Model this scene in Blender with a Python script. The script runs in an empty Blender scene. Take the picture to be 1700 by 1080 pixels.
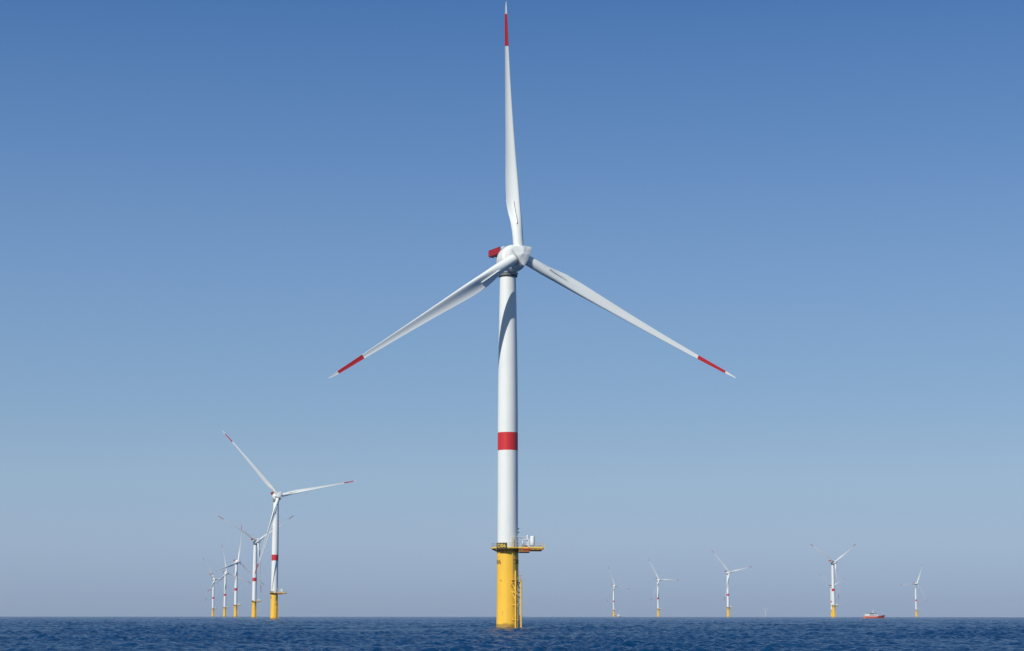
import bpy, math, random
import numpy as np
from mathutils import Matrix, Vector

scene = bpy.context.scene
R = math.radians

# ------------------------------------------------------------------ camera
CAM_H = 3.62
RE = 7.4e6                      # earth radius with air refraction, metres
cam_data = bpy.data.cameras.new("camera")
cam = bpy.data.objects.new("camera", cam_data)
scene.collection.objects.link(cam)
cam_data.sensor_width = 36.0
cam_data.lens = 36.0 * 3200 / 1700
cam_data.clip_start = 0.5
cam_data.clip_end = 90000
PITCH = math.atan(480.3 / 3200)
cam.location = (0, 0, CAM_H)
cam.rotation_euler = (math.pi / 2 + PITCH, R(-0.03), 0)
scene.camera = cam

# ------------------------------------------------------------------ sky, sun, exposure
SUN_AZ, SUN_EL = R(33.5), R(34)   # to the left behind the camera
S = Vector((-math.sin(SUN_AZ) * math.cos(SUN_EL), -math.cos(SUN_AZ) * math.cos(SUN_EL), math.sin(SUN_EL)))
world = bpy.data.worlds.new("World")
scene.world = world
world.use_nodes = True
nt = world.node_tree
nt.nodes.clear()
sky = nt.nodes.new("ShaderNodeTexSky")
sky.sky_type = 'NISHITA'
sky.sun_disc = False
sky.sun_elevation = SUN_EL
sky.sun_rotation = math.atan2(S.x, S.y)
sky.altitude = 0
sky.air_density = 1.0
sky.dust_density = 0.6
sky.ozone_density = 2.5
bg = nt.nodes.new("ShaderNodeBackground")
bg.inputs['Strength'].default_value = 0.085
wo = nt.nodes.new("ShaderNodeOutputWorld")
# air near the horizon, measured radiance by height: pale grey-blue low down, deep blue above
tcw = nt.nodes.new("ShaderNodeTexCoord")
sxw = nt.nodes.new("ShaderNodeSeparateXYZ"); nt.links.new(tcw.outputs['Generated'], sxw.inputs[0])
ramp = nt.nodes.new("ShaderNodeValToRGB")
SKY = [(0.0, (.262, .356, .505)), (.012, (.302, .402, .550)), (.035, (.342, .456, .606)), (.068, (.316, .460, .622)), (.115, (.240, .396, .605)),
       (.175, (.180, .328, .575)), (.237, (.122, .255, .515)), (.31, (.068, .180, .430)), (.40, (.045, .135, .37)), (.6, (.03, .10, .30)), (1.0, (.02, .075, .24))]
cr = ramp.color_ramp
for i, (p, c) in enumerate(SKY):
    e = cr.elements[i] if i < 2 else cr.elements.new(p)
    e.position = p; e.color = (*c, 1)
nt.links.new(sxw.outputs['Z'], ramp.inputs[0])
scl = nt.nodes.new("ShaderNodeVectorMath"); scl.operation = 'SCALE'
nt.links.new(ramp.outputs[0], scl.inputs[0])
side = nt.nodes.new("ShaderNodeMath"); side.operation = 'MULTIPLY_ADD'; side.inputs[1].default_value = 0.14
side.inputs[2].default_value = 1.0
nt.links.new(sxw.outputs['X'], side.inputs[0])
sc2 = nt.nodes.new("ShaderNodeMath"); sc2.operation = 'MULTIPLY'; sc2.inputs[1].default_value = 1 / 0.085
nt.links.new(side.outputs[0], sc2.inputs[0]); nt.links.new(sc2.outputs[0], scl.inputs['Scale'])
up = nt.nodes.new("ShaderNodeMapRange"); up.interpolation_type = 'SMOOTHSTEP'
up.inputs['From Min'].default_value = 0.42; up.inputs['From Max'].default_value = 0.8
nt.links.new(sxw.outputs['Z'], up.inputs['Value'])
mixs = nt.nodes.new("ShaderNodeMix"); mixs.data_type = 'RGBA'
nt.links.new(up.outputs[0], mixs.inputs[0]); nt.links.new(scl.outputs[0], mixs.inputs[6]); nt.links.new(sky.outputs[0], mixs.inputs[7])
nt.links.new(mixs.outputs[2], bg.inputs[0])
nt.links.new(bg.outputs[0], wo.inputs[0])

sun_data = bpy.data.lights.new("sun", 'SUN')
sun_data.energy = 4.05
sun_data.angle = R(0.5)
sun_data.color = (1.0, 0.965, 0.91)
sun = bpy.data.objects.new("sun", sun_data)
scene.collection.objects.link(sun)
sun.rotation_euler = (-S).to_track_quat('-Z', 'Y').to_euler()
sun.location = (-200, -200, 300)

scene.view_settings.view_transform = 'Standard'
scene.view_settings.look = 'None'
scene.view_settings.gamma = 1
scene.view_settings.use_curve_mapping = False
scene.view_settings.exposure = 0.0

# ------------------------------------------------------------------ materials
def new_mat(name):
    m = bpy.data.materials.new(name)
    m.use_nodes = True
    return m, m.node_tree, m.node_tree.nodes['Principled BSDF']

def paint(name, col, rough=0.4, stain=0.08, scale=0.35, streak=6.0, dirt=(0.30, 0.27, 0.22)):
    """Painted steel with faint weathering: large soft clouds and vertical run-off streaks."""
    m, t, b = new_mat(name)
    tc = t.nodes.new("ShaderNodeTexCoord")
    mp = t.nodes.new("ShaderNodeMapping")
    mp.inputs['Scale'].default_value = (streak, streak, 0.35)
    n1 = t.nodes.new("ShaderNodeTexNoise"); n1.inputs['Scale'].default_value = scale; n1.inputs['Detail'].default_value = 6
    n2 = t.nodes.new("ShaderNodeTexNoise"); n2.inputs['Scale'].default_value = scale * 0.6; n2.inputs['Detail'].default_value = 3
    t.links.new(tc.outputs['Object'], mp.inputs[0])
    t.links.new(mp.outputs[0], n1.inputs['Vector'])
    t.links.new(tc.outputs['Object'], n2.inputs['Vector'])
    mu = t.nodes.new("ShaderNodeMath"); mu.operation = 'MULTIPLY'
    t.links.new(n1.outputs['Fac'], mu.inputs[0]); t.links.new(n2.outputs['Fac'], mu.inputs[1])
    mr = t.nodes.new("ShaderNodeMapRange")
    mr.inputs['From Min'].default_value = 0.2; mr.inputs['From Max'].default_value = 0.42
    mr.inputs['To Min'].default_value = 0.0; mr.inputs['To Max'].default_value = stain
    t.links.new(mu.outputs[0], mr.inputs['Value'])
    mx = t.nodes.new("ShaderNodeMix"); mx.data_type = 'RGBA'
    mx.inputs[6].default_value = (*col, 1); mx.inputs[7].default_value = (*dirt, 1)
    t.links.new(mr.outputs[0], mx.inputs[0])
    t.links.new(mx.outputs[2], b.inputs['Base Color'])
    b.inputs['Roughness'].default_value = rough
    b.inputs['Specular IOR Level'].default_value = 0.4
    return m, t, b, mx

WHITE = paint("white_paint", (0.765, 0.79, 0.745), 0.38)[0]
BLADE = paint("blade_gelcoat", (0.80, 0.825, 0.775), 0.32, 0.05, 0.2, 1.0)[0]
RED = paint("red_paint", (0.58, 0.028, 0.032), 0.4, 0.12, dirt=(0.32, 0.05, 0.05))[0]
DARKRED = paint("dark_red_rail", (0.30, 0.02, 0.025), 0.5, 0.1, dirt=(0.1, 0.03, 0.03))[0]
BASKET = paint("red_platform_mesh", (0.42, 0.022, 0.035), 0.55, 0.5, 1.2, dirt=(0.22, 0.02, 0.03))[0]
ORANGE = paint("orange_red_paint", (0.76, 0.17, 0.11), 0.4, 0.12, dirt=(0.4, 0.1, 0.08))[0]
GREY = paint("grey_galvanised", (0.42, 0.43, 0.44), 0.5, 0.2)[0]
DARK = paint("dark_steel", (0.07, 0.07, 0.065), 0.6, 0.2)[0]
RUST = paint("rusty_girder", (0.32, 0.13, 0.03), 0.7, 0.5, dirt=(0.14, 0.05, 0.02))[0]
BROWN = paint("brown_number_sheet", (0.05, 0.030, 0.008), 0.7, 0.2)[0]
GLASS = paint("dark_window_glass", (0.03, 0.035, 0.04), 0.12, 0.0)[0]
YRAIL = paint("yellow_rail_paint", (0.80, 0.52, 0.09), 0.5, 0.15, dirt=(0.35, 0.18, 0.05))[0]
LETTER = paint("yellow_lettering", (0.85, 0.66, 0.10), 0.6, 0.0)[0]
BLACK = paint("black_lettering", (0.05, 0.035, 0.02), 0.6, 0.1)[0]

# yellow pile: brown marine growth at the splash zone, a few rust specks
YELLOW, t, b, mx = paint("yellow_paint", (0.90, 0.53, 0.05), 0.42, 0.2, dirt=(0.42, 0.22, 0.04))
tc = t.nodes.new("ShaderNodeTexCoord")
sx = t.nodes.new("ShaderNodeSeparateXYZ"); t.links.new(tc.outputs['Object'], sx.inputs[0])
nz = t.nodes.new("ShaderNodeTexNoise"); nz.inputs['Scale'].default_value = 0.55; nz.inputs['Detail'].default_value = 7
t.links.new(tc.outputs['Object'], nz.inputs['Vector'])
ma = t.nodes.new("ShaderNodeMath"); ma.operation = 'MULTIPLY_ADD'; ma.inputs[1].default_value = 1.9
t.links.new(nz.outputs['Fac'], ma.inputs[0]); t.links.new(sx.outputs['Z'], ma.inputs[2])
mr = t.nodes.new("ShaderNodeMapRange"); mr.inputs['From Min'].default_value = 1.75; mr.inputs['From Max'].default_value = 2.35
mr.inputs['To Min'].default_value = 0.72; mr.inputs['To Max'].default_value = 0.0
t.links.new(ma.outputs[0], mr.inputs['Value'])
m2 = t.nodes.new("ShaderNodeMix"); m2.data_type = 'RGBA'; m2.inputs[7].default_value = (0.20, 0.115, 0.035, 1)
t.links.new(mr.outputs[0], m2.inputs[0]); t.links.new(mx.outputs[2], m2.inputs[6])
v = t.nodes.new("ShaderNodeTexNoise"); v.inputs['Scale'].default_value = 0.9; v.inputs['Detail'].default_value = 2
t.links.new(tc.outputs['Object'], v.inputs['Vector'])
vr = t.nodes.new("ShaderNodeMapRange"); vr.inputs['From Min'].default_value = 0.72; vr.inputs['From Max'].default_value = 0.76
vr.inputs['To Max'].default_value = 0.6
t.links.new(v.outputs['Fac'], vr.inputs['Value'])
m3 = t.nodes.new("ShaderNodeMix"); m3.data_type = 'RGBA'; m3.inputs[7].default_value = (0.25, 0.09, 0.02, 1)
t.links.new(vr.outputs[0], m3.inputs[0]); t.links.new(m2.outputs[2], m3.inputs[6])
t.links.new(m3.outputs[2], b.inputs['Base Color'])

# sea water
WATER, t, b = new_mat("sea_water")
b.inputs['Base Color'].default_value = (0.002, 0.041, 0.122, 1)
b.inputs['Roughness'].default_value = 0.16
b.inputs['IOR'].default_value = 1.333
b.inputs['Specular IOR Level'].default_value = 0.16
tc = t.nodes.new("ShaderNodeTexCoord")
mp = t.nodes.new("ShaderNodeMapping"); mp.inputs['Rotation'].default_value = (0, 0, R(20)); mp.inputs['Scale'].default_value = (0.8, 1.2, 1)
t.links.new(tc.outputs['Object'], mp.inputs[0])
na = t.nodes.new("ShaderNodeTexNoise"); na.inputs['Scale'].default_value = 1.3; na.inputs['Detail'].default_value = 5; na.inputs['Roughness'].default_value = 0.6
t.links.new(mp.outputs[0], na.inputs['Vector'])
bu = t.nodes.new("ShaderNodeBump"); bu.inputs['Strength'].default_value = 0.85; bu.inputs['Distance'].default_value = 0.5
t.links.new(na.outputs['Fac'], bu.inputs['Height'])
nb_ = t.nodes.new("ShaderNodeTexNoise"); nb_.inputs['Scale'].default_value = 0.16; nb_.inputs['Detail'].default_value = 3
t.links.new(mp.outputs[0], nb_.inputs['Vector'])
bu2 = t.nodes.new("ShaderNodeBump"); bu2.inputs['Strength'].default_value = 0.6; bu2.inputs['Distance'].default_value = 1.6
t.links.new(nb_.outputs['Fac'], bu2.inputs['Height']); t.links.new(bu2.outputs[0], bu.inputs['Normal'])
t.links.new(bu.outputs[0], b.inputs['Normal'])

# wash of foam where the swell breaks on the nearest pile
PILE = (-1.22, 549.4)
pos = t.nodes.new("ShaderNodeVectorMath"); pos.operation = 'SUBTRACT'; pos.inputs[1].default_value = (PILE[0], PILE[1], 0)
t.links.new(tc.outputs['Object'], pos.inputs[0])
ln = t.nodes.new("ShaderNodeVectorMath"); ln.operation = 'LENGTH'; t.links.new(pos.outputs[0], ln.inputs[0])
fr = t.nodes.new("ShaderNodeMapRange"); fr.inputs['From Min'].default_value = 3.3; fr.inputs['From Max'].default_value = 9.0
fr.inputs['To Min'].default_value = 0.62; fr.inputs['To Max'].default_value = 0.30
t.links.new(ln.outputs['Value'], fr.inputs['Value'])
fn = t.nodes.new("ShaderNodeTexNoise"); fn.inputs['Scale'].default_value = 1.1; fn.inputs['Detail'].default_value = 7; fn.inputs['Roughness'].default_value = .7
t.links.new(tc.outputs['Object'], fn.inputs['Vector'])
fa = t.nodes.new("ShaderNodeMath"); fa.operation = 'ADD'
t.links.new(fr.outputs[0], fa.inputs[0]); t.links.new(fn.outputs['Fac'], fa.inputs[1])
fs_ = t.nodes.new("ShaderNodeMapRange"); fs_.inputs['From Min'].default_value = 1.02; fs_.inputs['From Max'].default_value = 1.16
fs_.inputs['To Max'].default_value = 0.75
t.links.new(fa.outputs[0], fs_.inputs['Value'])
fm = t.nodes.new("ShaderNodeMix"); fm.data_type = 'RGBA'; fm.inputs[6].default_value = (0.002, 0.041, 0.122, 1); fm.inputs[7].default_value = (.55, .58, .60, 1)
t.links.new(fs_.outputs[0], fm.inputs[0]); t.links.new(fm.outputs[2], b.inputs['Base Color'])

# ------------------------------------------------------------------ mesh helpers
class MB:
    def __init__(self):
        self.v, self.f, self.m, self.mats, self.s = [], [], [], [], []

    def mi(self, mat):
        if mat not in self.mats:
            self.mats.append(mat)
        return self.mats.index(mat)

    def add(self, vs, fs, mat, smooth=False):
        o = len(self.v); k = self.mi(mat)
        self.v += [tuple(p) for p in vs]
        for f in fs:
            self.f.append(tuple(o + i for i in f)); self.m.append(k); self.s.append(smooth)

    def box(self, lo, hi, mat, M=None):
        x0, y0, z0 = lo; x1, y1, z1 = hi
        vs = [Vector(p) for p in ((x0, y0, z0), (x1, y0, z0), (x1, y1, z0), (x0, y1, z0), (x0, y0, z1), (x1, y0, z1), (x1, y1, z1), (x0, y1, z1))]
        if M is not None:
            vs = [M @ p for p in vs]
        self.add(vs, [(0, 3, 2, 1), (4, 5, 6, 7), (0, 1, 5, 4), (1, 2, 6, 5), (2, 3, 7, 6), (3, 0, 4, 7)], mat)

    def tube(self, a, b, r, mat, r2=None, n=8, cap=True):
        a, b = Vector(a), Vector(b); r2 = r if r2 is None else r2
        d = (b - a).normalized()
        p = d.orthogonal().normalized(); q = d.cross(p)
        vs = []
        for c, rr in ((a, r), (b, r2)):
            for i in range(n):
                t_ = 2 * math.pi * i / n
                vs.append(c + rr * (math.cos(t_) * p + math.sin(t_) * q))
        self.add(vs, [(i, (i + 1) % n, n + (i + 1) % n, n + i) for i in range(n)], mat, n > 6)
        if cap:
            self.add(vs[:n], [tuple(reversed(range(n)))], mat)
            self.add(vs[n:], [tuple(range(n))], mat)

    def path(self, pts, r, mat, n=6):
        for a, b in zip(pts[:-1], pts[1:]):
            self.tube(a, b, r, mat, n=n)

    def rings(self, rings, mat, closed_ends=True, smooth=True):
        """rings: list of equal-length point loops."""
        n = len(rings[0]); vs = [p for r_ in rings for p in r_]
        fs = []
        for k in range(len(rings) - 1):
            for i in range(n):
                j = (i + 1) % n
                fs.append((k * n + i, k * n + j, (k + 1) * n + j, (k + 1) * n + i))
        if closed_ends:
            fs.append(tuple(reversed(range(n)))); fs.append(tuple(range((len(rings) - 1) * n, len(rings) * n)))
        self.add(vs, fs, mat, smooth)

    def lathe(self, prof, mat, n=64, closed=True, smooth=True):
        """prof: (radius, z) from bottom to top, round the z axis"""
        self.rings([[(r * math.cos(2 * math.pi * i / n), r * math.sin(2 * math.pi * i / n), z) for i in range(n)] for r, z in prof], mat, closed, smooth)

    def build(self, name, parent=None, M=None, auto=35):
        me = bpy.data.meshes.new(name)
        me.from_pydata(self.v, [], self.f)
        for m in self.mats:
            me.materials.append(m)
        me.polygons.foreach_set("material_index", self.m)
        me.polygons.foreach_set("use_smooth", self.s)
        me.update()
        if any(self.s):
            import bmesh
            bm = bmesh.new(); bm.from_mesh(me)
            bmesh.ops.recalc_face_normals(bm, faces=bm.faces)
            for e in bm.edges:
                if len(e.link_faces) == 2 and e.calc_face_angle(0) > R(auto):
                    e.smooth = False
            bm.to_mesh(me); bm.free()
        o = bpy.data.objects.new(name, me)
        scene.collection.objects.link(o)
        if parent is not None:
            o.parent = parent
        if M is not None:
            o.matrix_local = M
        return o

def tag(o, label=None, cat=None, group=None, kind=None):
    if label: o["label"] = label
    if cat: o["category"] = cat
    if group: o["group"] = group
    if kind: o["kind"] = kind
    return o

def empty(name, loc):
    o = bpy.data.objects.new(name, None)
    o.empty_display_size = 2
    scene.collection.objects.link(o)
    o.location = loc
    return o

def drop(d):
    return -d * d / (2 * RE)

# ------------------------------------------------------------------ the sea (one sheet on the curved earth)
def build_sea():
    rng = np.random.default_rng(5)
    dense = np.arange(-0.33, 0.33001, 0.00062)
    sparse = np.linspace(0.33, 2 * math.pi - 0.33, 240)[1:-1]
    th = np.concatenate([dense, sparse])
    cell_a = np.concatenate([np.full(len(dense), 0.00062), np.full(len(sparse), 0.0235)])
    r = list(np.geomspace(1.0, 120, 60))
    while r[-1] < 2600:
        r.append(r[-1] * (1 + 1 / 620))
    while r[-1] < 5200:
        r.append(r[-1] * (1 + 1 / 350))
    r += list(np.geomspace(5350, 32000, 45))
    r = np.array(r)
    dr = np.gradient(r)
    RR, TT = np.meshgrid(r, th, indexing='ij')
    X = RR * np.sin(TT); Y = RR * np.cos(TT)
    cell = np.maximum(dr[:, None], RR * cell_a[None, :])
    Z = np.zeros_like(X)
    n = 90
    lam = np.geomspace(0.8, 11, n) * rng.uniform(0.9, 1.1, n)
    wind = R(205)
    ang = wind + rng.normal(0, 0.8, n)
    ph = rng.uniform(0, 2 * math.pi, n)
    # gusts: patches where the chop is stronger or weaker
    G = np.zeros_like(X)
    for i in range(9):
        L = rng.uniform(25, 110); a = rng.uniform(0, math.pi); p = rng.uniform(0, 6.28)
        G += np.sin((X * math.cos(a) + Y * math.sin(a) * 0.6) * 2 * math.pi / L + p)
    G = 1 + 0.12 * G
    WX = X + 0.9 * np.sin(Y / 9.3 + 1.0) + 0.6 * np.sin(X / 5.1 + Y / 7.7)
    WY = Y + 0.9 * np.sin(X / 8.1 + 2.0)
    for i in range(n):
        k = 2 * math.pi / lam[i]
        a = 0.052 * min(1.0, (lam[i] / 2.2) ** -0.6) / k
        att = np.clip((lam[i] / cell - 1.6) / 1.4, 0, 1)
        c = np.cos(k * (WX * math.cos(ang[i]) + WY * math.sin(ang[i])) + ph[i])
        Z += a * att * (c + 0.18 * (c * c - 0.5))
    Z *= np.clip(G, 0.4, 1.7)
    Z -= RR * RR / (2 * RE)
    nr, nc = X.shape
    co = np.stack([X, Y, Z], -1).reshape(-1, 3).astype(np.float32)
    co = np.vstack([co, [[0, 0, 0]]]).astype(np.float32)
    I = np.arange(nr - 1)[:, None] * nc; J = np.arange(nc)[None, :]; J2 = (J + 1) % nc
    quads = np.stack([I + J, I + J2, I + nc + J2, I + nc + J], -1).reshape(-1, 4)[:, ::-1]
    j = np.arange(nc)
    tris = np.stack([j, np.full(nc, nr * nc), (j + 1) % nc], -1)[:, ::-1]
    loops = np.concatenate([quads.ravel(), tris.ravel()]).astype(np.int32)
    start = np.concatenate([np.arange(len(quads)) * 4, len(quads) * 4 + np.arange(nc) * 3]).astype(np.int32)
    me = bpy.data.meshes.new("sea")
    me.vertices.add(len(co)); me.vertices.foreach_set("co", co.ravel())
    me.loops.add(len(loops)); me.loops.foreach_set("vertex_index", loops)
    me.polygons.add(len(start)); me.polygons.foreach_set("loop_start", start)
    me.polygons.foreach_set("use_smooth", np.ones(len(start), dtype=bool))
    me.update(calc_edges=True)
    me.materials.append(WATER)
    o = bpy.data.objects.new("sea", me)
    scene.collection.objects.link(o)
    o["kind"] = "structure"
    if me.polygons[100].normal.z < 0:
        me.flip_normals()
    return o

build_sea()

# ------------------------------------------------------------------ wind turbine
H_HUB, YAW, TILT, OVER, BLADE_R = 104.8, R(27.15), R(5.38), 7.1, 74.76

def axes(yaw):
    n = Vector((math.sin(yaw) * math.cos(TILT), -math.cos(yaw) * math.cos(TILT), math.sin(TILT)))
    r = Vector((math.cos(yaw), math.sin(yaw), 0))
    u = r.cross(n)
    return n, r, (-u if u.z < 0 else u)

def basis(X, Yv, Z, T):
    M = Matrix.Identity(4)
    for c, vct in enumerate((X, Yv, Z)):
        for i in range(3):
            M[i][c] = vct[i]
    M.translation = T
    return M

def nacelle_matrix(yaw):
    n, r, u = axes(yaw)
    return basis(r, -n, u, Vector((0, 0, H_HUB)))

def blade_matrix(az, yaw=YAW):
    n_, r_, u_ = axes(yaw)
    a = math.sin(az) * r_ + math.cos(az) * u_
    t_ = math.cos(az) * r_ - math.sin(az) * u_
    return basis(t_, -n_, a, Vector((0, 0, H_HUB)) + n_ * OVER)

# --- blade: z = span, +x = leading edge, -y = upwind
ST = [(1.5, 3.0, 1.0, 14), (3.2, 3.0, 1.0, 14), (5.0, 3.02, .98, 14), (7.0, 3.1, .92, 14), (9.0, 3.28, .84, 13.5), (11, 3.5, .74, 13), (13, 3.75, .64, 12),
      (15, 3.95, .56, 11), (17, 4.07, .50, 10), (20, 4.02, .44, 8.7), (23.5, 3.78, .39, 7.5), (27, 3.45, .35, 6.3), (31, 3.1, .32, 5.2), (36, 2.7, .29, 4.0),
      (41.6, 2.32, .26, 3.0), (47, 1.98, .24, 2.0), (52.5, 1.66, .22, 1.2), (57.5, 1.40, .20, .6), (61.6, 1.20, .19, .2), (66, 1.02, .18, 0), (71, .78, .17, -.4),
      (73.2, .5, .17, -.6), (74.3, .28, .17, -.6), (BLADE_R, .05, .17, -.6)]

SLIM = False
LOADED = 0.0                    # metres the wind pushes a turning blade's tip back
def bend(r):
    return 3.9 * r / 75 + (3.2 - LOADED) * (r / 75) ** 2.5

def station(r):
    for a, b_ in zip(ST[:-1], ST[1:]):
        if a[0] <= r <= b_[0]:
            f = (r - a[0]) / (b_[0] - a[0])
            return [a[i] + f * (b_[i] - a[i]) for i in range(1, 4)]
    return list(ST[-1][1:])

def section(r, grow=0.0, N=36):
    c, tk, tw = station(r)
    if SLIM and r > 5:
        c *= 1 - .2 * min(1, (r - 5) / 8)
    circ = min(1, max(0, (tk - .45) / .55)); circ = circ * circ * (3 - 2 * circ)
    pa = 0.5 * circ + 0.33 * (1 - circ)      # pitch axis from the leading edge
    pts = []
    for i in range(N):
        ph = 2 * math.pi * i / N
        xc = 0.5 + 0.5 * math.cos(ph)            # 1 = leading edge
        yc = 0.5 * math.sin(ph) * tk             # ellipse
        u = 1 - xc
        th = 5 * tk * (.2969 * math.sqrt(u) - .126 * u - .3516 * u * u + .2843 * u ** 3 - .1015 * u ** 4)
        camber = 0.065 * (1 - circ) * math.sin(math.pi * min(1, u ** 0.8))
        ya = (th if math.sin(ph) >= 0 else -th * (1.0 - 1.15 * u)) + camber
        y = circ * yc + (1 - circ) * ya
        x = (xc - 1 + pa) * c; y *= c
        b_ = R(tw)
        # twist: leading edge turned upwind (-y)
        X = x * math.cos(b_) + y * math.sin(b_)
        Yv = -x * math.sin(b_) + y * math.cos(b_)
        pts.append((X, Yv - bend(r), r))
    if grow:
        out = []
        for i in range(N):
            a, b2 = pts[i - 1], pts[(i + 1) % N]
            dx, dy = b2[0] - a[0], b2[1] - a[1]
            l = math.hypot(dx, dy) or 1
            out.append((pts[i][0] + grow * dy / l, pts[i][1] - grow * dx / l, r))
        pts = out
    return pts

def spans(a, b_, step):
    k = max(2, int(round((b_ - a) / step)))
    rs = {a, b_} | {a + (b_ - a) * i / k for i in range(k + 1)} | {s[0] for s in ST if a < s[0] < b_}
    return sorted(rs)

def make_blade(parent, M):
    RS = spans(1.5, BLADE_R, 1.2)
    m = MB()
    m.rings([section(r) for r in RS], BLADE)
    bl = m.build("blade", parent, M, 60)
    m = MB()
    m.rings([section(r, 0.022) for r in RS if 61.59 < r < 71.01], RED)
    m.build("red_tip_band", bl)
    # root spoiler: thin raised strip on the upwind face
    m = MB()
    for r0 in [9 + 0.5 * i for i in range(14)]:
        ps = []
        for r in (r0, r0 + 0.5):
            sec = section(r); c, tk, tw = station(r)
            q = min((p for p in sec if p[1] + bend(r) < 0.0), key=lambda p: abs(p[0] + 0.16 * c))
            ps.append((q, r))
        (a, ra), (b2, rb) = ps
        h = 0.32
        vs = [(a[0] - .03, a[1] + .05, ra), (a[0] + .03, a[1] + .05, ra), (a[0] + .03 - .12, a[1] - h, ra), (a[0] - .03 - .12, a[1] - h, ra),
              (b2[0] - .03, b2[1] + .05, rb), (b2[0] + .03, b2[1] + .05, rb), (b2[0] + .03 - .12, b2[1] - h, rb), (b2[0] - .03 - .12, b2[1] - h, rb)]
        m.add(vs, [(0, 3, 2, 1), (4, 5, 6, 7), (0, 1, 5, 4), (1, 2, 6, 5), (2, 3, 7, 6), (3, 0, 4, 7)], WHITE)
    m.build("root_spoiler", bl)
    # trailing edge panel near the root, ends in a step
    m = MB()
    rr = [7.5 + 0.75 * i for i in range(13)]
    ring = []
    for r in rr:
        sec = section(r); te = min(sec, key=lambda p: p[0])
        w = 0.12 * min(1, (r - 6.6) / 5); b_ = R(station(r)[2])
        dx, dy = math.cos(b_), -math.sin(b_)
        ring.append([(te[0] + .3 * dx, te[1] + .3 * dy - .06, r), (te[0] - w * dx, te[1] - w * dy - .02, r), (te[0] - w * dx, te[1] - w * dy + .02, r), (te[0] + .3 * dx, te[1] + .3 * dy + .08, r)])
    m.rings(ring, BLADE, smooth=False)
    m.build("trailing_edge_panel", bl)
    return bl

def make_hub(parent, M):
    """spinner in rotor axes: z toward blade 1, -y upwind; three corners between the blades"""
    m = MB(); N = 96
    rings = []
    prof = [(4.7, 1, 3.1, 0), (5.2, 1, 3.3, 0), (5.7, 1, 3.34, .2), (6.4, 1, 3.35, .75), (7.2, 1, 3.4, 1.1), (8.0, 1, 3.45, 1.2), (8.8, 1, 3.56, 1.15), (9.4, 1, 3.66, 1.0), (9.62, 1, 3.7, .98), (9.72, 1, 3.6, .98), (9.86, 1, 3.0, .96), (10.0, 1, 2.1, .9), (10.1, 1, 1.2, .6), (10.14, 1, .5, .3), (10.15, 1, .1, 0)]
    for s, _, rad, star in prof:
        loop = []
        for i in range(N):
            th = 2 * math.pi * i / N
            c3 = (1 - math.cos(3 * th)) / 2         # 0 at the blades, 1 at the corners
            phi = abs((th + math.pi / 3) % (2 * math.pi / 3) - math.pi / 3)
            k = (1 - star * 0.42) / math.cos(phi)  # straight edge between two corners
            k = (k ** -9 + 1) ** (-1 / 9) if star else 1
            # front lip stands forward over each blade root and sweeps back at the corners
            sl = s - star * 0.35 * c3 * (1 if s > 8 else 0)
            loop.append((rad * k * math.sin(th), -(sl - OVER), rad * k * math.cos(th)))
        rings.append(loop)
    m.rings(rings, WHITE)
    hub = m.build("spinner", parent, M, 27)
    for k in range(3):
        az = 2 * math.pi * k / 3
        a = Vector((math.sin(az), 0, math.cos(az)))
        m = MB()
        m.tube(a * 1.2, a * 2.35, 1.66, GREY, n=40)
        m.build("blade_collar", hub)
    return hub

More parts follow.
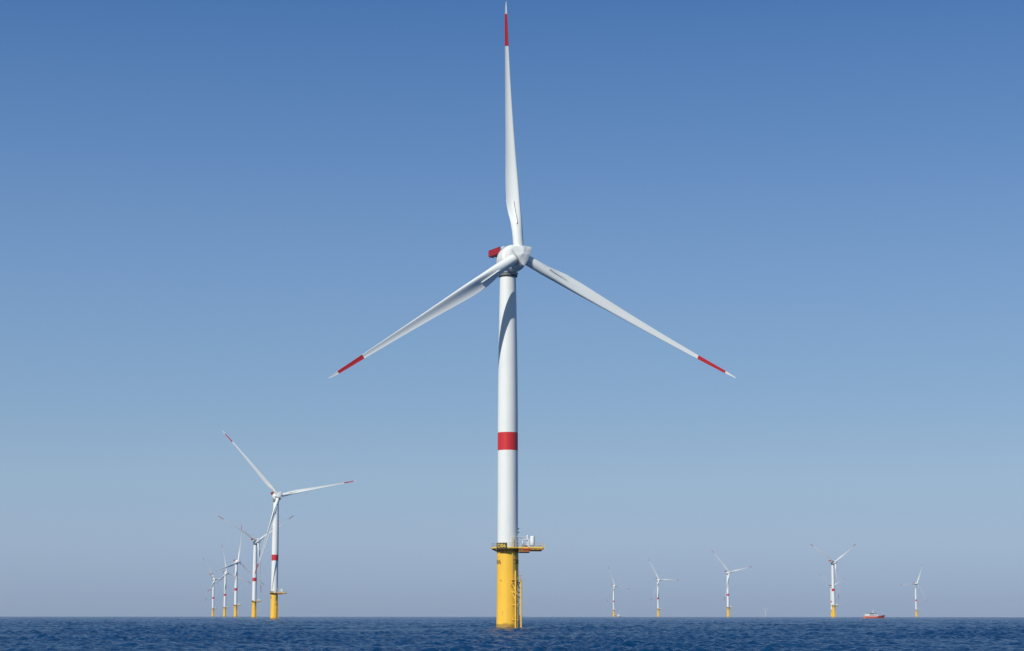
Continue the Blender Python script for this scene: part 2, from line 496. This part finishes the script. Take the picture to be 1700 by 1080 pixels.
def make_nacelle(parent):
    m = MB(); N = 72
    prof = [(-3.4, 1.2), (-3.3, 1.9), (-2.9, 2.35), (-2.2, 2.65), (-1.2, 3.1), (-.3, 3.5), (.5, 3.78), (1.3, 3.9), (2.2, 3.95), (3.6, 3.95), (4.1, 3.85), (4.45, 3.55), (4.6, 3.2)]
    rings = []
    for s, rad in prof:
        loop = []
        for i in range(N):
            th = 2 * math.pi * i / N
            loop.append((rad * math.sin(th), -s, rad * math.cos(th) + 0.1))
        rings.append(loop)
    m.rings(rings, WHITE)
    nac = m.build("nacelle", parent, nacelle_matrix(YAW), 50)
    m = MB()   # generator casing seam and cooling strips
    for s, rad in ((1.5, 3.95), (3.3, 3.99)):
        m.rings([[(rad * math.sin(2 * math.pi * i / N), -(s + d), rad * math.cos(2 * math.pi * i / N) + .1) for i in range(N)] for d in (0, .08)], GREY, closed_ends=False)
    m.build("casing_seam", nac)
    # red hoisting platform behind the nacelle roof
    ML = Matrix.Rotation(TILT, 4, 'X')
    m = MB()
    x0, x1, y0, y1, z0, z1 = -2.0, 2.0, 1.2, 8.4, 2.55, 4.35
    m.box((x0, y0, z0), (x1, y1, z0 + .16), BASKET)
    for a, b_ in (((x0, y0), (x0, y1)), ((x1, y0), (x1, y1))):
        m.box((a[0] - .05, a[1], z0 + .16), (a[0] + .05, b_[1], z1), BASKET)
        for i in range(8):
            yy = y0 + (y1 - y0) * i / 7
            m.box((a[0] - .12, yy - .07, z0 + .02), (a[0] + .12, yy + .07, z1 + .04), DARKRED)
        m.box((a[0] - .09, y0, z1 + .04), (a[0] + .09, y1, z1 + .13), DARKRED)
    m.box((x0 + .05, y1 - .1, z0 + .16), (x1 - .05, y1, z1), BASKET)
    m.box((x0, y1 - .1, z1 + .01), (x1, y1 + .02, z1 + .12), DARKRED)
    m.box((x0 + .1, y0 + .1, z0 - .14), (x1 - .1, y1 - .1, z0 - .01), DARK)
    m.build("hoisting_platform", nac, ML)
    for x in (-1.5, 1.5):
        m = MB(); m.path([(x, 2.6, 1.0), (x, 6.6, z0 - .1)], .12, GREY)
        m.build("platform_brace", nac, ML)
    for x, y in ((-1.6, 1.0), (-1.1, .2), (-1.8, -.4), (1.2, .6)):   # wind sensors and obstruction lights on the roof
        m = MB()
        zt = math.sqrt(max(0, 3.5 ** 2 - x * x))
        m.path([(x, y, zt - .3), (x, y, zt + 1.0)], .06, WHITE)
        m.box((x - .2, y - .2, zt + .9), (x + .2, y + .2, zt + 1.2), WHITE)
        m.build("wind_sensor_mast", nac)
    return nac

def ring_pts(rad, z, n=48):
    return [(rad * math.cos(2 * math.pi * i / n), rad * math.sin(2 * math.pi * i / n), z) for i in range(n)]

def text_mesh(txt, size):
    c = bpy.data.curves.new("txt", 'FONT'); c.body = txt; c.size = size; c.align_x = 'CENTER'; c.align_y = 'CENTER'
    c.offset = 0.0; c.extrude = 0.02
    o = bpy.data.objects.new("txt", c)
    scene.collection.objects.link(o)
    me = o.to_mesh()
    vs = [tuple(v.co) for v in me.vertices]; fs = [tuple(p.vertices) for p in me.polygons]
    o.to_mesh_clear(); bpy.data.objects.remove(o); bpy.data.curves.remove(c)
    return vs, fs

def wrap_text(m, txt, size, az, z, rad, mat):
    """text bent round the pile, read from outside; az from +x"""
    vs, fs = text_mesh(txt, size)
    out = []
    for x, y, d in vs:
        a = az + x / rad
        rr = rad + 0.025 + d
        out.append((rr * math.cos(a), rr * math.sin(a), z + y))
    m.add(out, fs, mat)

def make_turbine(loc, az, number="D06"):
    root = empty("wind_turbine", loc)
    # --- yellow foundation pile
    m = MB()
    m.lathe([(3.28, -9), (3.28, -1), (3.2, 1.2), (3.12, 5), (3.05, 12), (3.03, 21.2), (3.03, 21.6)], YELLOW, 96)
    m.lathe([(3.16, 21.62), (3.16, 21.95)], YELLOW, 96)
    pile = m.build("foundation_pile", root)
    for a in (R(-159), R(-30), R(90)):
        m = MB(); wrap_text(m, number, 1.9, a, 18.35, 3.03, BLACK)
        m.build("pile_number", pile)
    for a, z, s in ((R(-128), 13.2, .16), (R(-116), 4.3, .14), (R(-118), 3.6, .12), (R(-150), 19.7, .1)):
        m = MB()   # small fittings on the pile face
        c = Vector((3.0 * math.cos(a), 3.0 * math.sin(a), z))
        m.tube(c * 1.0, (c.x * 1.05, c.y * 1.05, z), s, DARK, n=8)
        m.build("pile_fitting", pile)
    m = MB()
    m.path([(3.1 * math.cos(R(-150)), 3.1 * math.sin(R(-150)), 19.0), (3.1 * math.cos(R(-150)), 3.1 * math.sin(R(-150)), 21.8)], .07, YELLOW)
    m.build("cable_pipe", pile)

    # --- boat landing: two fender tubes with stubs and a ladder between
    th = R(-47)
    er = Vector((math.cos(th), math.sin(th), 0)); et = Vector((-math.sin(th), math.cos(th), 0))
    tops = {-1: 15.9, 1: 13.3}
    for sg in (-1, 1):
        m = MB()
        b0 = er * 4.42 + et * 1.08 * sg
        m.tube(b0 + Vector((0, 0, -4)), b0 + Vector((0, 0, tops[sg])), .24, YRAIL, n=14)
        for z in (2.3, 6.4, 9.9, 12.6):
            i0 = er * 2.9 + et * .95 * sg
            m.tube(b0 + Vector((0, 0, z)), i0 + Vector((0, 0, z)), .13 if z != 9.9 else .2, YRAIL, n=10)
        for z in (9.9, 12.6, 2.3):
            i0 = er * 2.85 + et * .75 * sg
            m.tube(b0 + Vector((0, 0, z - 2.2 if z > 3 else z + 1.6)), i0 + Vector((0, 0, z - .2)), .13, YRAIL, n=8)
        m.build("boat_landing_fender", root)
    m = MB()
    for sg in (-1, 1):
        b0 = er * 3.75 + et * .3 * sg
        m.tube(b0 + Vector((0, 0, -2)), b0 + Vector((0, 0, 14.2)), .06, YRAIL, n=6)
    for i in range(46):
        z = -1.5 + i * .34
        m.tube(er * 3.75 + et * .3 + Vector((0, 0, z)), er * 3.75 - et * .3 + Vector((0, 0, z)), .03, YRAIL, n=5)
    m.build("boarding_ladder", root)
    # rest platform half way up
    m = MB()
    M = Matrix.Rotation(th, 4, 'Z')
    m.box((2.9, -1.5, 13.3), (4.5, 1.3, 13.45), YRAIL, M)
    for y in (-1.5, -.6, .4, 1.3):
        m.path([M @ Vector((4.45, y, 13.4)), M @ Vector((4.45, y, 14.6))], .045, YRAIL)
    for z in (14.0, 14.6):
        m.path([M @ Vector((3.1, -1.5, z)), M @ Vector((4.45, -1.5, z)), M @ Vector((4.45, 1.3, z)), M @ Vector((3.1, 1.3, z))], .045, YRAIL)
    for y in (-1.4, 1.2):
        m.path([M @ Vector((2.95, y, 11.6)), M @ Vector((4.3, y, 13.3))], .1, RUST)
    m.build("rest_platform", root)
    # upper ladder up to the deck
    m = MB()
    a = R(-63); er2 = Vector((math.cos(a), math.sin(a), 0)); et2 = Vector((-math.sin(a), math.cos(a), 0))
    for sg in (-1, 1):
        b0 = er2 * 3.35 + et2 * .24 * sg
        m.tube(b0 + Vector((0, 0, 13.4)), b0 + Vector((0, 0, 25.2)), .075 if sg < 0 else .05, YRAIL, n=6)
    for i in range(34):
        z = 13.6 + i * .34
        m.tube(er2 * 3.35 + et2 * .24 + Vector((0, 0, z)), er2 * 3.35 - et2 * .24 + Vector((0, 0, z)), .025, DARK, n=5)
    m.build("upper_ladder", root)

    # --- working platform: round deck round the tower and a long arm to +x
    Z = 22.45
    m = MB()
    out = []
    for i in range(48):
        t_ = R(50) + (R(310) - R(50)) * i / 47
        out.append((4.6 * math.cos(t_), 4.6 * math.sin(t_)))
    out += [(9.9, -3.3), (10.1, -3.1), (10.1, 3.1), (9.9, 3.3)]
    n = len(out)
    for z0, z1, mat in ((Z - .14, Z, GREY),):
        vs = [(x, y, z0) for x, y in out] + [(x, y, z1) for x, y in out]
        m.add(vs, [tuple(reversed(range(n))), tuple(range(n, 2 * n))] + [(i, (i + 1) % n, n + (i + 1) % n, n + i) for i in range(n)], mat)
    deck = m.build("platform_deck", root)
    m = MB()
    for i in range(n):   # yellow edge beam
        a_, b_ = Vector((*out[i], 0)), Vector((*out[(i + 1) % n], 0))
        d = (b_ - a_)
        if d.length < 1e-3: continue
        d.normalize(); nn = Vector((d.y, -d.x, 0)) * .09
        vs = [a_ - nn, b_ - nn, b_ + nn, a_ + nn]
        m.add([(p.x, p.y, Z - .30) for p in vs] + [(p.x, p.y, Z + .12) for p in vs],
              [(0, 3, 2, 1), (4, 5, 6, 7), (0, 1, 5, 4), (1, 2, 6, 5), (2, 3, 7, 6), (3, 0, 4, 7)], YRAIL)
    m.build("edge_beam", deck)
    m = MB()
    for y in (-2.6, -.9, .9, 2.6):
        m.box((2.2 if abs(y) > 2 else 3.1, y - .12, Z - .95), (9.6 if abs(y) > 2 else 6.2, y + .12, Z - .15), RUST)
    for x in (3.6, 5.2, 6.2, 8.0, 9.5):
        m.box((x - .1, -3.0, Z - .8), (x + .1, 3.0, Z - .16), RUST)
    m.box((3.1, -2.2, Z - 1.45), (6.1, 2.2, Z - 1.0), DARK)
    for y in (-3.3, 3.14):
        m.box((3.1, y, Z - 1.3), (6.19, y + .16, Z - .31), RUST)
        m.box((6.2, y, Z - .75), (9.8, y + .16, Z - .31), RUST)
        for x in (3.6, 4.4, 5.2, 6.0, 7.2, 8.4, 9.4):
            m.box((x - .06, y - .08, Z - .95 if x < 6.1 else Z - .7), (x + .06, y + .24, Z - .32), YRAIL if x > 6.1 else DARK)
    m.box((4.4, -3.52, Z - .62), (6.0, -3.43, Z + .14), RED)
    for i in range(14):
        t_ = R(60) + (R(300) - R(60)) * i / 13
        c = Vector((math.cos(t_), math.sin(t_), 0))
        p, q = c * 3.05, c * 4.5
        m.path([(p.x, p.y, Z - 1.1), (q.x, q.y, Z - .4)], .1, RUST)
        m.path([(p.x, p.y, Z - .3), (q.x, q.y, Z - .3)], .12, RUST)
    m.build("underdeck_girder", deck)
    # railing
    m = MB()
    per = []
    for i in range(n):
        a_, b_ = Vector((*out[i], Z)), Vector((*out[(i + 1) % n], Z))
        k = max(1, int((b_ - a_).length / 1.2))
        per += [a_.lerp(b_, j / k) for j in range(k)]
    acc = 0; last = per[-1]
    for i, p in enumerate(per):
        acc += (p - last).length; last = p
        if acc > 1.1:
            acc = 0
            m.tube(p, p + Vector((0, 0, 1.2)), .05, GREY, n=5)
    for dz in (.6, 1.2):
        up = Vector((0, 0, dz))
        for i in range(len(per)):
            m.tube(per[i] + up, per[(i + 1) % len(per)] + up, .045, GREY, n=5, cap=False)
    for y in (-3.2, -1.2, 1.2, 3.2):
        m.box((10.12, y - .12, Z - .5), (10.3, y + .12, Z + 1.3), YRAIL)
    m.box((10.12, -3.3, Z + 1.2), (10.26, 3.3, Z + 1.34), YRAIL)
    m.build("railing", root)
    # number sheet hung on the front of the railing
    m = MB()
    a0, a1, rad = R(-131), R(-92), 4.72
    k = 12
    for z0, z1 in ((Z - .55, Z + 1.25),):
        vs = []
        for i in range(k + 1):
            t_ = a0 + (a1 - a0) * i / k
            for rr in (rad, rad + .05):
                for z in (z0, z1):
                    vs.append((rr * math.cos(t_), rr * math.sin(t_), z))
        fs = []
        for i in range(k):
            o = i * 4
            fs += [(o, o + 4, o + 5, o + 1), (o + 2, o + 3, o + 7, o + 6), (o + 1, o + 5, o + 7, o + 3), (o, o + 2, o + 6, o + 4)]
        fs += [(0, 1, 3, 2), (4 * k, 4 * k + 2, 4 * k + 3, 4 * k + 1)]
        m.add(vs, fs, BROWN)
    sheet = m.build("number_sheet", root)
    m = MB()
    wrap_text(m, number, 1.45, (a0 + a1) / 2, Z + .38, rad + .05, LETTER)
    m.build("sheet_number", sheet)
    # davit crane
    m = MB()
    for x, y in ((4.2, -1.4), (5.9, -1.4), (4.2, .6), (5.9, .6)):
        m.box((x - .09, y - .09, Z), (x + .09, y + .09, Z + 2.2), WHITE)
    m.box((3.9, -1.6, Z + 2.2), (6.3, .8, Z + 2.36), WHITE)
    m.tube((5.55, -1.0, Z), (5.55, -1.0, Z + 3.1), .17, WHITE, n=12)
    m.tube((5.55, -1.0, Z + 3.0), (5.7, -1.0, Z + 3.45), .26, WHITE, n=12)
    m.path([(5.55, -1.0, Z + 2.9), (1.6, -3.2, Z + 3.1)], .09, WHITE)
    m.path([(5.2, -1.1, Z + 2.1), (2.9, -2.5, Z + 3.0)], .05, GREY)
    m.box((4.5, -.9, Z), (5.3, .2, Z + 1.1), GREY)
    m.tube((4.75, -1.4, Z + .5), (5.4, -1.4, Z + .5), .2, DARK, n=10)
    m.path([(6.1, -1.2, Z + 2.3), (6.9, -1.2, Z + 2.6)], .09, DARK)
    m.build("davit_crane", root)
    # white upright tank on a stand, cabinets
    m = MB()
    prof = [(.35, Z + .55), (.6, Z + .75), (.66, Z + 1.0), (.66, Z + 2.9), (.6, Z + 3.1), (.35, Z + 3.25)]
    m.rings([[(7.0 + r * math.cos(2 * math.pi * i / 28), -1.9 + r * math.sin(2 * math.pi * i / 28), z) for i in range(28)] for r, z in prof], WHITE)
    for dx, dy in ((-.4, -.4), (.4, -.4), (.4, .4), (-.4, .4)):
        m.tube((7.0 + dx, -1.9 + dy, Z), (7.0 + dx * .8, -1.9 + dy * .8, Z + 1.0), .07, DARK, n=6)
    m.build("white_tank", root)
    m = MB()
    m.box((8.2, -2.4, Z), (9.4, -1.5, Z + .85), GREY)
    m.build("deck_cabinet", root)
    m = MB(); m.box((8.25, -1.2, Z), (9.1, .6, Z + 1.0), GREY)
    m.build("deck_cabinet", root)
    m = MB(); m.box((3.3, -2.3, Z), (3.9, -1.8, Z + 1.3), GREY)
    m.build("deck_cabinet", root)

    # --- tower
    m = MB()
    m.lathe([(2.93, 21.97), (2.93, 30), (2.9, 40), (2.89, 50), (2.88, 60), (2.8, 70), (2.68, 80), (2.52, 90), (2.36, 98), (2.32, 100.2)], WHITE, 96)
    tower = m.build("tower", root, auto=20)
    m = MB()
    m.lathe([(2.905, 50.0), (2.9, 55.1)], RED, 96, closed=False)
    m.build("red_band", tower)
    m = MB()   # door with frame at deck level
    M = Matrix.Rotation(R(-150), 4, 'Z')
    M = Matrix.Rotation(R(-20), 4, 'Z')
    m.box((2.80, -.55, Z + .15), (2.99, .55, Z + 2.4), GREY, M)
    m.box((2.9, -.42, Z + .25), (3.03, .42, Z + 2.25), WHITE, M)
    m.build("tower_door", tower)
    for z in (26.6, 27.6):   # small navigation light brackets on the tower side
        m = MB(); m.box((2.85, -.2, z), (3.25, .2, z + .35), GREY)
        m.build("navigation_light", tower)
    m = MB()
    # yaw bearing
    m.lathe([(2.55, 100.2), (2.75, 100.35), (2.75, 100.75)], DARK, 64)
    m.lathe([(2.5, 100.77), (2.5, 101.15)], WHITE, 64)
    m.lathe([(2.95, 101.17), (2.95, 101.4)], GREY, 64)
    m.lathe([(2.3, 101.42), (2.6, 102.6)], DARK, 64)
    m.build("yaw_bearing", tower)

    make_nacelle(root)
    make_hub(root, blade_matrix(az))
    b1 = make_blade(root, blade_matrix(az))
    for k in (1, 2):
        c = b1.copy(); scene.collection.objects.link(c); c.parent = root; c.matrix_local = blade_matrix(az + 2 * math.pi * k / 3)
        for ch in list(b1.children):
            d = ch.copy(); scene.collection.objects.link(d); d.parent = c
    return root

main = make_turbine((-1.22, 549.4, drop(549)), R(-3.3))
tag(main, "nearest and tallest turbine, filling the middle of the picture, three white blades with red bands", "wind turbine", "offshore wind turbines")

LOADED = 8.0                    # turning blades, bent back by the wind
SLIM = True
slim_blade = make_blade(None, Matrix.Identity(4))
SLIM = False
full_blade = make_blade(None, Matrix.Identity(4))
used_sources = set()

def copy_turbine(loc, az, yaw, label, source):
    r = main.copy(); scene.collection.objects.link(r); r.location = loc
    r["label"] = label
    nb = 0
    for ch in list(main.children):
        base = ch.name.split('.')[0]
        src = source if base == 'blade' else ch
        if base == 'blade' and source.name not in used_sources:
            c = source; used_sources.add(source.name)
            c.parent = r; c.matrix_local = blade_matrix(az, yaw); nb += 1
            continue
        c = src.copy(); scene.collection.objects.link(c); c.parent = r
        if base == 'spinner':
            c.matrix_local = blade_matrix(az, yaw)
        elif base == 'nacelle':
            c.matrix_local = nacelle_matrix(yaw)
        elif base == 'blade':
            c.matrix_local = blade_matrix(az + 2 * math.pi * nb / 3, yaw); nb += 1
        for g in list(src.children):
            d = g.copy(); scene.collection.objects.link(d); d.parent = c
    return r

# where its hub stands in the air: bearing and height in the photograph give bearing and distance; blade azimuth, yaw
FAR = [
    (454.8, 823.5, -42, 25, "largest turbine of the left row, with a blade hanging down in front of its tower"),
    (421.5, 898.3, -62, 39, "second largest turbine in the left row, overlapped by a blade of the larger one"),
    (390.8, 932.3, 8, 40, "third turbine in the left row, one blade pointing almost straight up, two blades level below"),
    (372.8, 951.0, -10, 38, "fourth turbine in the left row, small, its upright blade leaning a little left"),
    (353.3, 961.3, -32, 40, "smallest turbine at the far left end of the left row"),
    (1019.0, 972.0, -21, 40, "small turbine right of the big tower, with a tiny boat at its foot"),
    (1092.8, 962.0, -30, 31, "turbine with one blade level to the right, second from the big tower on the right"),
    (1209.0, 949.8, -42, 31, "middle sized turbine on the right, one blade raised left, next to the faint distant one"),
    (1270.8, 1012.0, -61, 24, "tiny faint turbine sunk beyond the horizon without visible yellow foot"),
    (1384.2, 932.8, -61, 35, "largest turbine on the right side, two blades spread in a wide V"),
    (1380.9, 972.6, -54, 36, "turbine almost hidden behind the tower of the largest one on the right"),
    (1521.4, 968.0, 27, 31, "rightmost turbine, beyond the red boat, one blade raised to the right"),
]

def solve_distance(px, py):
    """distance at which a turbine of this height has its hub where the air shows it"""
    best = None
    for d in np.geomspace(900, 40000, 4000):
        z = H_HUB + math.sin(TILT) * OVER + drop(d) - CAM_H
        y = 540 - 3200 * math.tan(math.atan(z / d) - PITCH)
        if best is None or abs(y - py) < best[0]:
            best = (abs(y - py), d)
    return best[1]

for k, (px, py, az, yaw, label) in enumerate(FAR):
    d = solve_distance(px, py)
    x = (px - 850) / 3200 * (d * math.cos(PITCH))
    copy_turbine((x, d, drop(math.hypot(x, d))), R(az), R(yaw), label, slim_blade if k < 2 else full_blade)

# ------------------------------------------------------------------ boats
def hull_rings(L, B, Dk, sheer):
    rings = []
    N = 15
    for i in range(N + 1):
        t_ = i / N                      # 0 stern, 1 bow
        x = -L / 2 + L * t_
        w = B / 2 * (1 - max(0, (t_ - .55) / .45) ** 2.2) * (0.9 + .1 * min(1, t_ * 5)) + 0.04
        zt = Dk + sheer * max(0, (t_ - .45) / .55) ** 1.6
        rake = 1.1 * max(0, (t_ - .8) / .2)
        zb = -1.0 + (1.6 * max(0, (t_ - .75) / .25) ** 1.5)
        rings.append([(x, -w * .2, zb), (x, -w * (.82 - .5 * max(0, (t_ - .5) / .5)), zb + .55), (x + rake * .4, -w * (1 - .35 * max(0, (t_ - .5) / .5)), (zb + zt) / 2 + .3), (x + rake, -w, zt), (x + rake, w, zt), (x + rake * .4, w * (1 - .35 * max(0, (t_ - .5) / .5)), (zb + zt) / 2 + .3), (x, w * (.82 - .5 * max(0, (t_ - .5) / .5)), zb + .55), (x, w * .2, zb)])
    return rings

def make_red_boat(loc, rz):
    root = empty("work_boat", loc); root.rotation_euler = (0, 0, rz)
    m = MB(); m.rings(hull_rings(25.5, 7, 2.6, 1.5), ORANGE, smooth=False); hull = m.build("hull", root)
    m = MB()
    for sg in (-1, 1):
        m.box((-12, sg * 3.3 - .12, 2.0), (5, sg * 3.3 + .12, 2.35), RED)
    m.build("rubbing_strake", hull)
    m = MB()
    m.rings([[(x, y, z) for x, y in ((-11.2, -2.8), (3.2, -2.8), (3.2, 2.8), (-11.2, 2.8))] for z in (2.62, 4.3)], WHITE, smooth=False)
    cab = m.build("lower_cabin", root)
    m = MB()
    for sg in (-1, 1):
        for i in range(8):
            m.box((-7.6 + i * 1.2, sg * 2.83 - .04, 3.3), (-6.8 + i * 1.2, sg * 2.83 + .04, 3.95), GLASS)
    m.build("side_window", cab)
    m = MB()
    m.rings([[(-8.3, -2.4, 4.32), (2.9, -2.4, 4.32), (2.9, 2.4, 4.32), (-8.3, 2.4, 4.32)], [(-8.0, -2.2, 6.0), (1.9, -2.2, 6.0), (1.9, 2.2, 6.0), (-8.0, 2.2, 6.0)]], WHITE, smooth=False)
    br = m.build("wheelhouse", root)
    m = MB()
    for sg in (-1, 1):
        m.box((-6.8, sg * 2.38 - .08, 4.75), (-1.2, sg * 2.38 + .08, 5.5), GLASS)
        m.box((.2, sg * 2.38 - .08, 4.75), (1.8, sg * 2.38 + .08, 5.5), GLASS)
    m.box((2.42, -1.8, 4.9), (2.62, 1.8, 5.6), GLASS)
    m.build("wheelhouse_window", br)
    m = MB(); m.box((-8.6, -2.6, 6.02), (2.6, 2.6, 6.3), DARK); m.build("roof", br)
    m = MB()
    m.tube((-1.6, 0, 6.3), (-1.3, 0, 10.6), .42, WHITE, r2=.12, n=8)
    m.path([(-1.5, -1.5, 8.4), (-1.5, 1.5, 8.4)], .12, WHITE)
    m.box((-1.9, -1.0, 9.0), (-1.0, 1.0, 9.3), WHITE)
    m.build("mast", root)
    m = MB()
    m.box((-11.0, -2.4, 4.32), (-9.4, 2.4, 5.2), WHITE)
    m.tube((-10.6, 0, 5.2), (-10.6, 0, 7.6), .1, WHITE, n=6)
    m.build("aft_locker", root)
    m = MB()
    for sg in (-1, 1):
        pts = [(4 + i * 1.1, sg * (3.2 - .02 * i ** 2.1), 2.75 + .18 * i) for i in range(8)]
        for p in pts: m.tube(p, (p[0], p[1], p[2] + 1.0), .05, GREY, n=5)
        m.path([(p[0], p[1], p[2] + 1.0) for p in pts], .05, GREY)
    m.build("bow_railing", root)
    return root

db = 2300
boat = make_red_boat(((1451.5 - 850) / 3200 * db * math.cos(PITCH), db, drop(db) - .1), R(14))
tag(boat, "red boat with white cabin and mast, crossing the horizon on the right", "boat")

def make_small_boat(loc, rz):
    root = empty("motor_boat", loc); root.rotation_euler = (0, 0, rz)
    m = MB(); m.rings(hull_rings(13, 4.8, 1.7, .7), GREY, smooth=False); m.build("hull", root)
    m = MB(); m.rings([[(-1, -2.1, 1.72), (4.8, -2.1, 1.72), (4.8, 2.1, 1.72), (-1, 2.1, 1.72)], [(-.6, -1.9, 6.2), (4.4, -1.9, 6.2), (4.4, 1.9, 6.2), (-.6, 1.9, 6.2)]], WHITE, smooth=False)
    c = m.build("cabin", root)
    m = MB(); m.box((.2, -2.12, 4.2), (4.0, -1.9, 5.2), GLASS); m.box((.2, 1.9, 4.2), (4.0, 2.12, 5.2), GLASS); m.build("window", c)
    m = MB(); m.box((-5.8, -1.6, 1.72), (-2.8, 1.6, 3.3), DARKRED); m.build("deck_crate", root)
    m = MB(); m.path([(2, 0, 6.2), (2.6, 0, 9.6)], .14, WHITE); m.path([(.6, 0, 8.8), (5.6, 0, 9.0)], .2, WHITE); m.build("mast", root)
    return root

ds = 4300
sb = make_small_boat(((1025.5 - 850) / 3200 * ds * math.cos(PITCH), ds, drop(ds)), R(8))
tag(sb, "tiny white-cabined boat at the foot of the small turbine right of the big tower", "boat")

# ------------------------------------------------------------------ haze: pale sea air, one closed box round everything
hz = bpy.data.materials.new("sea_haze"); hz.use_nodes = True
ht = hz.node_tree; ht.nodes.clear()
ho = ht.nodes.new("ShaderNodeOutputMaterial"); pv = ht.nodes.new("ShaderNodeVolumePrincipled")
pv.inputs['Color'].default_value = (0.80, 0.88, 1.0, 1); pv.inputs['Density'].default_value = 1.5e-5
pv.inputs['Anisotropy'].default_value = 0.0
ht.links.new(pv.outputs[0], ho.inputs['Volume'])
m = MB(); m.box((-33000, -33000, -80), (33000, 33000, 215), hz)
haze = m.build("haze"); haze["kind"] = "stuff"
